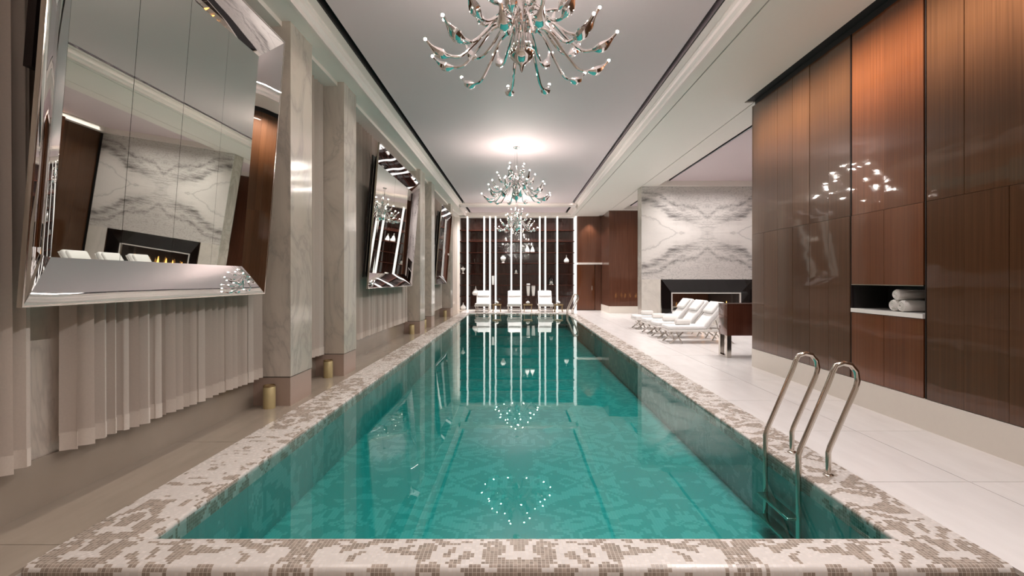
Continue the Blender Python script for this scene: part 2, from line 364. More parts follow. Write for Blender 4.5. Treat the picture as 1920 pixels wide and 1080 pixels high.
def empty(name, loc=(0, 0, 0), rot=(0, 0, 0)):
    o = bpy.data.objects.new(name, None); COL.objects.link(o); o.location = loc; o.rotation_euler = rot; o.empty_display_size = .1; return o
def struct(o, label, cat='structure'): return tag(o, label, cat, kind='structure')
def copy_tree(o, parent=None):
    c = o.copy(); COL.objects.link(c)
    if parent is not None: c.parent = parent
    for ch in list(o.children): copy_tree(ch, c)
    return c
def catmull(P, per=6):
    P = [Vector(p) for p in P]; out = []
    for i in range(len(P)-1):
        p0 = P[max(i-1, 0)]; p1 = P[i]; p2 = P[i+1]; p3 = P[min(i+2, len(P)-1)]
        for k in range(per):
            t = k/per
            out.append(.5*((2*p1)+(-p0+p2)*t+(2*p0-5*p1+4*p2-p3)*t*t+(-p0+3*p1-3*p2+p3)*t**3))
    out.append(P[-1]); return out

# ------------------------------------------------------------------ key dimensions (metres)
PX0, PX1, PY0, PY1 = -2.04, 2.11, 2.865, 21.9           # pool opening
CX0, CX1, CY0, CY1 = -2.49, 2.50, 2.57, 22.3            # outer edge of the mosaic coping
WL = -3.05                                             # left wall face
WR = 3.93                                              # wooden wall face
YE = 24.0                                              # display wall
ZT, ZS = 4.55, 4.41                                    # tray ceiling / soffit
YF = -2.5                                              # wall behind the camera
XR = 8.2                                               # far side of the lounge
LOW = -.28

# ------------------------------------------------------------------ floor with its slabs
fl = MB()
fl.box(WL-.25, CX0, YF, YE+.4, -.4, -.022); fl.box(CX1, XR+.1, YF, YE+.4, -.4, -.022)
fl.box(CX0, CX1, CY1, YE+.4, -.4, -.022); fl.box(CX0, CX1, YF, CY0, -.7, LOW)
floor = struct(fl.build('floor', 'grout'), 'polished stone floor around the pool with large slabs', 'floor')
def slabs(x0, x1, y0, y1, nx, ny, m, j=.0025):
    dx = (x1-x0)/nx; dy = (y1-y0)/ny
    me = MB().box(j, dx-j, j, dy-j, -.022, 0).mesh('floor_slab', m)
    for i in range(nx):
        for k in range(ny): link('floor_slab', me, floor, (x0+i*dx, y0+k*dy, 0))
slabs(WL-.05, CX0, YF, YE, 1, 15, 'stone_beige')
slabs(CX1, WR+.05, YF, 8.6, 2, 9, 'stone')
slabs(CX1, XR, 8.6, YE, 8, 13, 'stone')
slabs(CX0, CX1, CY1, YE, 6, 2, 'stone')
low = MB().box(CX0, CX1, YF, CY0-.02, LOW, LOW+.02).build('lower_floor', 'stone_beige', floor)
# drain gratings along the two sides of the sunken floor
for xs in (CX0+.005, CX1-.165):
    gr = empty('drain_grating', (xs, 0, -.06)); tag(gr, 'metal drain grating strip along the %s edge of the lower floor' % ('left' if xs < 0 else 'right'), 'grating')
    MB().box(0, .012, -.3, CY0-.06, -.03, 0).box(.148, .16, -.3, CY0-.06, -.03, 0).build('frame', 'brass', gr)
    me = MB().box(.012, .148, 0, .012, -.02, 0).mesh('bar', 'brass')
    for k in range(54):
        link('bar', me, gr, (0, CY0-.08-k*.03, 0))
    MB().box(0, .012, -.3, CY0-.06, LOW+.06+.02, -.03).build('side_rail', 'bronze', gr)
    MB().box(.148, .16, -.3, CY0-.06, LOW+.06+.02, -.03).build('side_rail', 'bronze', gr)

# ------------------------------------------------------------------ pool: coping, basin, water
def uvmesh(name, quads, m, parent=None, smooth=False):
    """quads: list of (4 points, 4 uv)"""
    vs = []; fs = []; uvs = []
    for P, U in quads:
        o = len(vs); vs += P; fs.append(tuple(range(o, o+len(P)))); uvs += U
    me = bpy.data.meshes.new(name); me.from_pydata(vs, [], fs); me.materials.append(M[m])
    lay = me.uv_layers.new(name='UVMap')
    for p in me.polygons:
        for li in p.loop_indices: lay.data[li].uv = uvs[me.loops[li].vertex_index]
    import bmesh
    bm = bmesh.new(); bm.from_mesh(me); bmesh.ops.remove_doubles(bm, verts=bm.verts[:], dist=1e-5); bmesh.ops.recalc_face_normals(bm, faces=bm.faces[:]); bm.to_mesh(me); bm.free()
    if smooth:
        for p in me.polygons: p.use_smooth = True
        me.set_sharp_from_angle(angle=math.radians(50))
    return link(name, me, parent)
def sweep(prof, a0, a1, along, m, name, parent, miter=(0, 0)):
    """prof: (offset, z) list across the coping, outer to inner; along 'x' or 'y'"""
    ds = [0]
    for i in range(1, len(prof)): ds.append(ds[-1]+math.dist(prof[i-1], prof[i]))
    Q = []
    for i in range(len(prof)-1):
        (o0, z0), (o1, z1) = prof[i], prof[i+1]
        e0 = [a0+miter[0]*(o0-prof[0][0]), a1+miter[1]*(o0-prof[0][0])]; e1 = [a0+miter[0]*(o1-prof[0][0]), a1+miter[1]*(o1-prof[0][0])]
        if along == 'x':
            P = [(e0[0], o0, z0), (e0[1], o0, z0), (e1[1], o1, z1), (e1[0], o1, z1)]
            U = [(e0[0], ds[i]+prof[0][0]), (e0[1], ds[i]+prof[0][0]), (e1[1], ds[i+1]+prof[0][0]), (e1[0], ds[i+1]+prof[0][0])]
        else:
            P = [(o0, e0[0], z0), (o0, e0[1], z0), (o1, e1[1], z1), (o1, e1[0], z1)]
            U = [(ds[i]+prof[0][0], e0[0]), (ds[i]+prof[0][0], e0[1]), (ds[i+1]+prof[0][0], e1[1]), (ds[i+1]+prof[0][0], e1[0])]
        Q.append((P, U))
    return uvmesh(name, Q, m, parent, smooth=True)
coping = struct(empty('pool_coping', (0, 0, 0)), 'white and taupe mosaic border around the pool', 'pool edge')
def arc(cx, cz, r, a0, a1, n=5): return [(cx+r*math.cos(math.radians(a0+(a1-a0)*k/n)), cz+r*math.sin(math.radians(a0+(a1-a0)*k/n))) for k in range(n+1)]
rn = .018
# front: rounded nose towards the camera
pf = [(CY0, LOW)]+[(CY0+.035-.035*math.cos(math.radians(a)), -.035+.035*math.sin(math.radians(a))+.006) for a in (0, 20, 40, 60, 80, 90)]+[(PY0-rn, .006)]
pf2 = [(PY0-rn, .006)]+[(PY0-rn+rn*math.sin(math.radians(a)), .006-rn+rn*math.cos(math.radians(a))) for a in (30, 60, 90)]+[(PY0, -.12)]
sweep(pf, CX0, CX1, 'x', 'mosaic', 'front_border', coping); sweep(pf2, PX0, PX1, 'x', 'mosaic', 'front_lip', coping)
z6 = .006
pl = [(CX0, -.03), (CX0, z6), (PX0-rn, z6)]+[(PX0-rn+rn*math.sin(math.radians(a)), z6-rn+rn*math.cos(math.radians(a))) for a in (30, 60, 90)]+[(PX0, -.12)]
sweep(pl, PY0-rn, CY1, 'y', 'mosaic', 'side_border', coping)
pr = [(CX1, -.03), (CX1, z6), (PX1+rn, z6)]+[(PX1+rn-rn*math.sin(math.radians(a)), z6-rn+rn*math.cos(math.radians(a))) for a in (30, 60, 90)]+[(PX1, -.12)]
sweep(pr, PY0-rn, CY1, 'y', 'mosaic', 'side_border', coping)
pb = [(CY1, -.03), (CY1, z6), (PY1+rn, z6)]+[(PY1+rn-rn*math.sin(math.radians(a)), z6-rn+rn*math.cos(math.radians(a))) for a in (30, 60, 90)]+[(PY1, -.12)]
sweep(pb, PX0, PX1, 'x', 'mosaic', 'far_border', coping)
DEP = -.62
e = .002
Q = [([(PX0-e, PY0-e, DEP), (PX1+e, PY0-e, DEP), (PX1+e, PY1+e, DEP), (PX0-e, PY1+e, DEP)], [(PX0, PY0), (PX1, PY0), (PX1, PY1), (PX0, PY1)])]
def wallq(x0, y0, x1, y1):
    l = math.dist((x0, y0), (x1, y1)); s0 = x0+y0
    return ([(x0, y0, DEP), (x1, y1, DEP), (x1, y1, -.1), (x0, y0, -.1)], [(s0, DEP), (s0+l, DEP), (s0+l, -.1), (s0, -.1)])
Q += [wallq(PX0-e, PY0-e, PX1+e, PY0-e), wallq(PX1+e, PY0-e, PX1+e, PY1+e), wallq(PX0-e, PY1+e, PX1+e, PY1+e), wallq(PX0-e, PY0-e, PX0-e, PY1+e)]
basin = struct(uvmesh('pool_basin', Q, 'pool_mosaic'), 'teal mosaic swimming pool basin with flourish pattern', 'pool')
wt = MB().box(PX0-.01, PX1+.01, PY0-.01, PY1+.01, DEP-.02, -.02).build('pool_water', 'water')
tag(wt, 'still teal water filling the long pool', 'water', kind='stuff')

# ------------------------------------------------------------------ ceiling
ceil = struct(empty('ceiling', (0, 0, ZS)), 'white tray ceiling with dark slots and stepped cornices', 'ceiling')
def cpart(name, m, *b): # world coordinates -> local to ceiling
    return MB().box(b[0], b[1], b[2], b[3], b[4]-ZS, b[5]-ZS).build(name, m, ceil)
TY1, TY2, TY3 = 20.75, 21.45, 23.75
SL, SR = -2.13, 2.21
for y0, y1 in ((YF, TY1), (TY2, TY3)):
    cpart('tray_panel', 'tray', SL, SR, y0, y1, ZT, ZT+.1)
    for s, x in ((-1, SL), (1, SR)):
        a, b = (x-.075, x) if s < 0 else (x, x+.075)
        cpart('slot_recess', 'black', a, b, y0, y1, ZT+.1, ZT+.14)
        o = x+s*.075
        cpart('slot_side', 'black', min(o, o+s*.02), max(o, o+s*.02), y0, y1, ZT-.005, ZT+.12)
        p0, p1 = sorted((o+s*.02, o+s*.12)); cpart('tray_margin', 'cornice', p0, p1, y0, y1, ZT-.01, ZT+.1)
        # stepped cornice between margin and soffit
        prof = [(o+s*.12, ZT+.05-ZS), (o+s*.12, ZT-.03-ZS), (o+s*.14, ZT-.045-ZS), (o+s*.15, ZT-.08-ZS), (o+s*.185, ZT-.11-ZS), (o+s*.195, ZT-.135-ZS), (o+s*.195, -.012), (o+s*.23, -.012), (o+s*.23, .1), (o+s*.25, .19)]
        MB().prism(prof, y0, y1).build('cornice', 'cornice', ceil)
cpart('cross_beam', 'cornice', SL-.2, SR+.2, TY1, TY2, ZT-.06, ZT+.1)
cpart('cross_moulding', 'cornice', SL-.2, SR+.2, TY1+.1, TY2-.1, ZT-.085, ZT-.06)
cpart('far_beam', 'paint', WL, 3.95, TY3, YE+.5, ZS, ZT+.1)
cpart('soffit', 'paint', WL-.2, SL-.30, YF, YE, ZS, ZT+.1)
G1 = 2.66
cpart('soffit', 'paint', SR+.30, G1, YF, TY3, ZS, ZT+.1)
cpart('groove', 'grout', G1, G1+.022, YF, TY3, ZS+.012, ZT+.1)
cpart('soffit', 'paint', G1+.022, WR-.13, YF, TY3, ZS, ZT+.1)
cpart('wall_slot', 'black', WR-.13, WR+.1, YF, 8.57, ZS+.025, ZT+.1)
cpart('soffit', 'paint', WR-.13, WR+.02, 8.57, YE, ZS, ZT+.1)
cpart('groove', 'grout', WR+.02, WR+.04, 8.57, YE, ZS+.012, ZT+.1)
cpart('soffit', 'paint', WR+.04, 4.46, 8.57, YE, ZS, ZT+.1)
# lounge tray
for y0, y1 in ((7.0, 16.1), (17.0, 21.6)):
    cpart('slot_side', 'black', 4.775, 4.79, y0, y1, ZT-.004, ZT+.12); cpart('slot_side', 'black', 4.70, 4.71, y0, y1, ZT-.004, ZT+.12)
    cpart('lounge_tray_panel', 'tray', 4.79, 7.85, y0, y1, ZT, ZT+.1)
    cpart('tray_margin', 'cornice', 4.46, 4.56, y0, y1, ZT-.05, ZT+.1)
    cpart('tray_margin', 'cornice', 4.575, 4.70, y0, y1, ZT-.005, ZT+.1)
    cpart('slot_recess', 'black', 4.56, 4.575, y0, y1, ZT+.04, ZT+.14)
    cpart('slot_recess', 'black', 4.70, 4.79, y0, y1, ZT+.1, ZT+.14)
    cpart('slot_recess', 'black', 7.85, 7.95, y0, y1, ZT+.1, ZT+.14)
    cpart('soffit', 'paint', 7.95, XR+.1, y0, y1, ZS, ZT+.1)
cpart('soffit', 'paint', 4.46, XR+.1, 16.1, 17.0, ZS, ZT+.1)
cpart('soffit', 'paint', 4.46, XR+.1, 21.6, YE+.4, ZS, ZT+.1)
cpart('soffit', 'paint', 4.40, XR+.1, 5.4, 7.0, ZS, ZT+.1)
MB().box(-3.4, XR+.2, YF-.2, YE+.5, .25, .35).build('slab', 'black', ceil)

# ------------------------------------------------------------------ left wall: marble wall, pilasters, skirting
wl = struct(box('wall_left', 'marble', WL-.25, WL, YF, YE+.4, -.02, ZS), 'pale veined marble wall behind the curtains', 'wall')
PIL = [(5.87, 6.48), (7.68, 8.26), (13.7, 14.4), (15.5, 16.1), (19.95, 20.6)]
for y0, y1 in PIL:
    p = MB().box(WL, -2.60, y0, y1, .335, ZS-.001).build('marble_pilaster', 'marble', wl)
    MB().box(WL, -2.605, y0+.005, y1-.005, .0, .325).build('plinth', 'plinth', p)
    MB().box(WL, -2.612, y0+.012, y1-.012, .325, .335).build('shadow_joint', 'black', p)
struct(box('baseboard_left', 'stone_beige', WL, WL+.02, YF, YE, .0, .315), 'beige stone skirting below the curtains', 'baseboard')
struct(box('trim_1', 'paint', WL, -2.70, YF, YE-.1, ZS-.06, ZS-.002), 'pelmet board above the curtains along the left wall', 'trim')

# ------------------------------------------------------------------ right wooden wall with niche
NY0, NY1, NZ0, NZ1 = 4.96, 6.03, 1.115, 1.39
wr_ = MB()
X0, X1 = WR+.035, WR+.47
wr_.box(X0, X1, YF, NY0, 0, ZS+.03).box(X0, X1, NY1, 8.54, 0, ZS+.03).box(X0, X1, NY0, NY1, 0, NZ0-.045).box(X0, X1, NY0, NY1, NZ1, ZS+.03).box(X1-.03, X1, NY0, NY1, NZ0-.045, NZ1)
wall_r = struct(wr_.build('wall_right', 'black'), 'tall glossy mahogany panelled wall with a towel niche', 'wall')
def boards(y0, y1, n, z0, z1, m, x=WR, g=.0016, tilt=.0042):
    d = (y1-y0)/n
    me = MB().box(0, .03, -d/2+g, d/2-g, z0+g, z1-g).mesh('wood_panel', m)
    for k in range(n):
        link('wood_panel', me, wall_r, (x, y0+d*(k+.5), 0), (0, random.uniform(-.0012, .0012), random.uniform(-tilt, tilt)))
ZB, ZW, ZH = .30, 4.34, 2.2
for z0, z1 in ((ZB, ZH), (ZH, ZW)):
    boards(6.05, 8.57, 6, z0, z1, 'wood')
    boards(YF, 4.915, 18, z0, z1, 'wood')
boards(4.96, 6.03, 2, ZH, ZW, 'wood_red_and_lit', WR+.006); boards(4.96, 6.03, 2, NZ1+.004, ZH, 'wood_red_and_lit', WR+.006)  # middle boards redder: their warm lighting is put into the wood colour
boards(4.96, 6.03, 2, ZB, NZ0-.05, 'wood_red_and_lit', WR+.006)
for y in (4.935, 6.04):
    MB().box(WR+.004, WR+.03, y-.004, y+.004, ZB, ZW).build('metal_seam', 'bronze', wall_r)
MB().box(WR-.005, X1-.03, NY0, NY1, NZ0-.045, NZ0).build('niche_shelf', 'ceramic', wall_r)
MB().box(WR+.004, X1-.03, NY0, NY1, NZ1-.004, NZ1+.004).build('niche_edge', 'nickel', wall_r)
MB().box(WR+.0, X1, 8.54, 8.57, ZB, ZW).build('end_panel', 'wood', wall_r)
MB().box(X1, X1+.03, YF, 8.57, ZB, ZW).build('rear_panel', 'wood', wall_r)
struct(MB().box(WR-.005, WR+.034, YF, 8.575, 0, ZB-.004).build('baseboard_right', 'skirt'), 'cream skirting below the wooden wall', 'baseboard')

# ------------------------------------------------------------------ remaining shell
struct(box('wall_front', 'paint', -3.3, XR+.2, YF-.2, YF, -.6, ZT+.2), 'plain pale wall behind the viewer', 'wall')
ws = struct(box('wall_lounge', 'black', XR+.03, XR+.25, 5.2, YE+.4, 0, ZS), 'glossy dark wooden side wall of the lounge', 'wall')
me = MB().box(0, .03, -.29, .29, .3, ZS).mesh('wood_panel', 'wood')
for k in range(19): link('wood_panel', me, ws, (XR, 5.5+k*.582, 0), (0, 0, random.uniform(-.003, .003)))
MB().box(7.75, XR, 14.0, 14.5, 0, ZS).build('wood_column', 'wood_red_and_lit', ws)
MB().box(XR-.01, XR+.03, 5.2, YE, 0, .3).build('baseboard', 'skirt', ws)
struct(box('wall_lounge_near', 'wood_dark', X1+.03, XR, 5.2, 5.4, 0, ZS), 'dark wooden wall closing the lounge behind the panelled wall', 'wall')
# wall beyond the fireplace, with its baseboard and the alcove beside the display wall
wb = struct(box('wall_alcove', 'wood_dark', 2.82, 3.94, YE, YE+.2, 2.24, ZS), 'glossy wooden alcove wall above the door', 'wall')
wd = MB().box(3.94, XR, 22.0, 22.2, .3, ZS).box(3.94, 4.1, 22.2, YE+.2, .3, ZS)
wd = struct(wd.build('wall_far_right', 'wood_dark'), 'glossy dark wooden wall between alcove and fireplace', 'wall')
struct(MB().box(3.92, XR, 21.98, 22.2, 0, .296).box(3.92, 4.1, 22.2, YE, 0, .296).build('baseboard_far', 'skirt'), 'white baseboard below the far dark wooden wall', 'baseboard')
struct(MB().box(2.80, 3.94, YE-.25, YE+.2, 2.15, 2.235).build('trim_2', 'paint'), 'white ledge above the alcove door', 'trim')
dr = struct(box('door_1', 'wood_red_and_lit', 2.83, 3.65, YE+.12, YE+.17, .01, 2.14), 'reddish wooden door in the alcove below the white ledge', 'door')
MB().box(3.50, 3.53, YE+.09, YE+.12, .95, 1.15).build('door_handle', 'nickel', dr)
struct(box('wall_back', 'wood_dark', WL-.2, XR+.2, YE+.42, YE+.6, 0, ZT), 'dark wooden wall at the far end', 'wall')
MB().box(3.66, 3.93, YE+.02, YE+.17, .01, 2.14).build('door_side_panel', 'wood_dark', dr)

# ------------------------------------------------------------------ display wall at the far end
dw = empty('display_shelving', (0, YE, 0)); tag(dw, 'dark wooden display shelving with glowing white vertical fins across the far end', 'shelving')
def dpart(name, m, x0, x1, y0, y1, z0, z1): return MB().box(x0, x1, y0, y1, z0, z1).build(name, m, dw)
M['shelf_wood'] = wood_mat('shelf_mahogany', (.034, .009, .005), (.024, .006, .003), (.045, .013, .007), .3, .3, 'X', 0)
M['shelf_back'] = wood_mat('gloss_dark_back', (.030, .011, .008), (.020, .007, .006), (.045, .017, .011), .15, 1.0, 'Z', 0)
dpart('back_panel', 'shelf_back', -2.75, 2.75, .36, .40, 0, 4.42)
SHELF = [.675, 1.2, 1.725, 2.225, 2.725, 3.25, 3.775]
for z in SHELF: dpart('shelf', 'shelf_wood', -2.75, 2.75, .02, .36, z-.035, z)
dpart('base_shelf', 'paint', -2.75, 2.75, -.02, .36, 0, .03)
for x in (-2.33, -1.55, -1.28, -1.015, -.28, .17, 1.05, 1.31, 1.87): dpart('light_fin', 'fin', x-.036, x+.036, -.10, .02, .03, 4.40)
dpart('frame_post', 'fin', 2.68, 2.77, -.10, .36, 0, 4.41); dpart('frame_post', 'paint', -2.78, -2.70, -.10, .36, 0, 4.41)
dpart('frame_header', 'paint', -2.78, 2.77, -.10, .36, 4.36, 4.41)
struct(MB().box(-3.1, -2.78, YE-.2, YE+.4, 0, ZS-.001).build('trim_3', 'paint'), 'white pier at the left end of the display shelving', 'trim')

def vase(name, prof, px, z, y, label, cat, m='ceramic', n=20, grp=None, extra=None):
    o = MB().lathe(prof, n).build(name, m, None, True); o.location = ((px-970)*(y)/960, y, z); tag(o, label, cat, grp); return o
tear = lambda r, h: [(r*.35, 0), (r*.75, h*.05), (r, h*.22), (r*.93, h*.38), (r*.6, h*.56), (r*.25, h*.70), (r*.12, h*.80), (r*.10, h*.95), (r*.14, h)]
cone = lambda r, h: [(r*.8, 0), (r, h*.10), (r*.9, h*.3), (r*.5, h*.6), (r*.25, h*.8), (r*.2, h*.92), (r*.3, h)]
urn = lambda r, h: [(r*.5, 0), (r*.5, h*.08), (r*.35, h*.16), (r*.7, h*.32), (r, h*.58), (r*.95, h*.74), (r*.6, h*.88), (r*.5, h*.95), (r*.6, h)]
tall = lambda r, h: [(r*.62, 0), (r*.7, h*.1), (r*.88, h*.5), (r, h*.85), (r*.95, h*.97), (r*.85, h)]
YV = YE+.17
vase('teardrop_vase', tear(.17, .46), 892, .675, YV, 'large white teardrop vase on the lowest shelf above the left chaise', 'vase')
vase('bulb_vase', tear(.14, .33), 868.5, .03, YV, 'white bulb vase on the floor-level shelf in the left corner', 'vase')
vase('teardrop_vase', tear(.125, .37), 1062, 2.225, YV, 'small white teardrop vase alone on the right middle shelf', 'vase')
vase('cone_vase', cone(.11, .40), 988.8, 2.725, YV, 'taller white cone vase of the high-shelf pair', 'vase', grp='pair of cone vases')
vase('cone_vase', cone(.105, .34), 998.5, 2.725, YV, 'shorter white cone vase right of its taller twin', 'vase', grp='pair of cone vases')
vase('footed_urn', urn(.135, .37), 943.5, 2.225, YV, 'white footed urn on the middle shelf behind the chandelier', 'urn')
vase('goblet', [(.06, 0), (.06, .02), (.015, .05), (.015, .12), (.07, .16), (.115, .25), (.11, .27), (.03, .28), (.012, .33)], 868.2, 1.725, YV, 'white lidded goblet on the far left shelf', 'goblet')
vase('cylinder_vase', [(.05, 0), (.055, .1), (.065, .3), (.07, .42), (.06, .43)], 924.6, 1.2, YV, 'slim white cylinder vase between two fins left of centre', 'vase')
vase('tapered_vase', tall(.09, .58), 990.5, .675, YV, 'taller white tapered vase of the pair right of the middle chaise', 'vase', grp='pair of tapered vases')
vase('tapered_vase', tall(.095, .51), 1000.0, .675, YV, 'shorter white tapered vase of the pair right of the middle chaise', 'vase', grp='pair of tapered vases')
for px, lb in ((889.6, 'left'), (895.6, 'right')):
    vase('glass_candlestick', [(.035, 0), (.04, .02), (.012, .05), (.01, .12), (.035, .15), (.04, .17), (.02, .19)], px, 2.225, YV, '%s clear glass candlestick of the small pair on the left shelf' % lb, 'candlestick', 'glass', 14, 'glass candlesticks')
def dome(px, z, r, h, label):
    t = empty('glass_dome', ((px-970)*YV/960, YV, z)); tag(t, label, 'glass dome')
    MB().lathe([(r, .03), (r, h*.6), (r*.9, h*.8), (r*.55, h*.95), (r*.1, h), (r*.12, h+.03)], 18).build('cover', 'glass', t, True)
    MB().lathe([(r*1.05, 0), (r*1.05, .03), (r*.9, .035)], 18).build('base', 'nickel', t, True)
    MB().lathe([(r*.3, .03), (r*.62, .06), (r*.62, .12), (r*.3, .17), (r*.1, .18)], 14).build('ornament', 'ceramic', t, True)
dome(1033.5, 1.2, .115, .36, 'glass dome with a white ornament on the right-hand shelf')
dome(967.6, 1.725, .085, .23, 'small glass jar with a white ornament on the centre shelf')
dome(967.4, .675, .095, .30, 'glass dome just above the middle chaise')

# ------------------------------------------------------------------ fireplace (see-through chimney breast)
fp = empty('fireplace', (FCX, 16.3, 0)); tag(fp, 'see-through fireplace in a book-matched white marble chimney breast', 'fireplace')
FW = 2.09
def fpart(name, m, x0, x1, y0, y1, z0, z1, parent=fp): return MB().box(x0, x1, y0, y1, z0, z1).build(name, m, parent)
core = MB().box(-FW+.02, FW-.02, .03, .53, 1.46, ZS-.01).box(-FW+.02, -1.48, .03, .53, 0, 1.46).box(1.48, FW-.02, .03, .53, 0, 1.46).box(-1.48, 1.48, .03, .53, 0, .30)
core.build('core', 'marble_white', fp)
for sx in (-1, 1):
    a, b = sorted((sx*.001, sx*FW))
    for z0, z1 in ((1.452, FCZ-.001), (FCZ+.001, ZS-.002)):
        fpart('marble_slab', 'bookmatch', a, b, 0, .03, z0, z1)
    a, b = sorted((sx*1.485, sx*FW)); fpart('jamb_slab', 'marble_white', a, b, 0, .03, 0, 1.449)
    a, b = sorted((sx*1.46, sx*1.485)); fpart('edge_trim', 'nickel', a, b, -.006, .03, .3, 1.449)
    a, b = sorted((sx*(FW-.02), sx*FW)); fpart('return_slab', 'marble', a, b, .03, .55, 0, ZS-.002)
fpart('hearth_slab', 'marble_white', -1.46, 1.46, 0, .03, 0, .30)
fpart('rear_slab', 'marble', -FW, FW, .53, .55, 1.452, ZS-.002)
# dark mirrored bevel around the opening
IX0, IX1, IZ0, IZ1 = -1.10, 1.14, .42, 1.03
def bevel_quad(name, pts, par=fp, m='dark_mirror'):
    back = [(x, y+.02, z) for x, y, z in pts]
    MB().add(list(pts)+back, [(0, 1, 2, 3), (7, 6, 5, 4), (0, 4, 5, 1), (1, 5, 6, 2), (2, 6, 7, 3), (3, 7, 4, 0)]).build(name, m, par)
ox, oz0, oz1, dy = 1.46, .30, 1.449, .16
O_ = [(-ox, .0, oz0), (ox, .0, oz0), (ox, .0, oz1), (-ox, .0, oz1)]; I_ = [(IX0, dy, IZ0), (IX1, dy, IZ0), (IX1, dy, IZ1), (IX0, dy, IZ1)]
for k in range(4): bevel_quad('surround_panel', [O_[k], O_[(k+1) % 4], I_[(k+1) % 4], I_[k]])
t = .035
fr_ = MB().box(IX0, IX1, dy-.01, dy+.06, IZ1-t, IZ1).box(IX0, IX1, dy-.01, dy+.06, IZ0, IZ0+t).box(IX0, IX0+t, dy-.01, dy+.06, IZ0+t, IZ1-t).box(IX1-t, IX1, dy-.01, dy+.06, IZ0+t, IZ1-t)
fr_.build('opening_frame', 'white_metal', fp)
fpart('glass_pane', 'glass', IX0+t, IX1-t, dy+.02, dy+.028, IZ0+t, IZ1-t)
fpart('glass_pane', 'glass', IX0+t, IX1-t, .50, .508, IZ0+t, IZ1-t)
fpart('burner_tray', 'bronze', IX0+t, IX1-t, dy+.06, .52, IZ0, IZ0+.05)
random.seed(3)
for k in range(7):
    x = -.75+k*.25+random.uniform(-.05, .05); h = random.uniform(.14, .30)
    MB().lathe([(.015, 0), (.034, h*.15), (.028, h*.4), (.013, h*.75), (.002, h)], 8).build('flame', 'flame', fp, True).location = (x, .34+random.uniform(-.03, .03), IZ0+.07)
for k in range(6):
    lg = MB().tube([(-.17, 0, 0), (-.05, .01, .012), (.08, -.01, .005), (.18, 0, 0)], [.022, .03, .028, .02], 8).build('log', 'stone_dark', fp, True)
    lg.location = (-.8+k*.31, .33, IZ0+.08); lg.rotation_euler = (0, 0, random.uniform(-.6, .6))

# ------------------------------------------------------------------ curtains
def curtain(name, y0, y1, label, x=-2.93, z0=.335, z1=ZS-.06, pleat=.105, amp=.036, seed=0):
    rnd = random.Random(seed); n = max(24, int((y1-y0)/pleat*8)); ph = rnd.uniform(0, 6)
    Yw = [];
    for i in range(n+1):
        u = i/n; y = y0+(y1-y0)*u
        Yw.append((u, y))
    f1 = (y1-y0)/pleat*2*PI
    def off(u, fl):
        wob = .55*math.sin(u*f1*.23+ph)+.35*math.sin(u*f1*.41+ph*2)
        return amp*(math.sin(u*f1+wob*1.6+ph)+.35*math.sin(2*u*f1+ph))*(1+fl*.25)+.008*math.sin(u*9+ph)
    root = empty(name, (x, (y0+y1)/2, z0)); tag(root, label, 'curtain', 'sheer curtains along the left wall')
    cy = (y0+y1)/2
    def sheet(za, zb, out, nm, m, seg):
        mb = MB()
        for j in range(seg+1):
            z = za+(zb-za)*j/seg; fl = 1-(z-z0)/(z1-z0)
            for u, y in Yw: mb.v.append((off(u, fl)+out, y-cy+.012*math.sin(u*f1*2+ph)*fl, z-z0+.006*math.sin(u*7+ph)*(1 if j == 0 else 0)))
        w_ = len(Yw)
        for j in range(seg):
            for i in range(n): mb.f.append((j*w_+i, j*w_+i+1, (j+1)*w_+i+1, (j+1)*w_+i))
        return mb.build(nm, m, root, True)
    sheet(z0+.10, z1, 0, 'drape', 'curtain', 4); sheet(z0, z0+.115, .003, 'hem', 'hem', 1)
curtain('sheer_curtain', .9, 3.06, 'sheer beige curtain at the left edge beside the nearest mirror', seed=1)
curtain('sheer_curtain', 3.34, 4.14, 'sheer curtain panel below the near part of the largest mirror', seed=2)
curtain('sheer_curtain', 4.18, 5.02, 'middle sheer curtain panel below the largest mirror', seed=3)
curtain('sheer_curtain', 5.04, 5.84, 'sheer curtain panel beside the first pilaster below the largest mirror', seed=4)
curtain('sheer_curtain', 6.50, 7.66, 'sheer curtain between the first and second marble pilasters', seed=5)
curtain('sheer_curtain', 8.28, 13.68, 'long sheer curtain behind the middle mirror', x=-2.98, seed=6)
curtain('sheer_curtain', 14.42, 15.48, 'sheer curtain between the third and fourth marble pilasters', seed=7)
curtain('sheer_curtain', 16.12, 19.93, 'sheer curtain behind the farthest mirror', x=-2.98, seed=8)
curtain('sheer_curtain', 20.62, 23.7, 'sheer curtain in the far left corner past the last pilaster', seed=9)

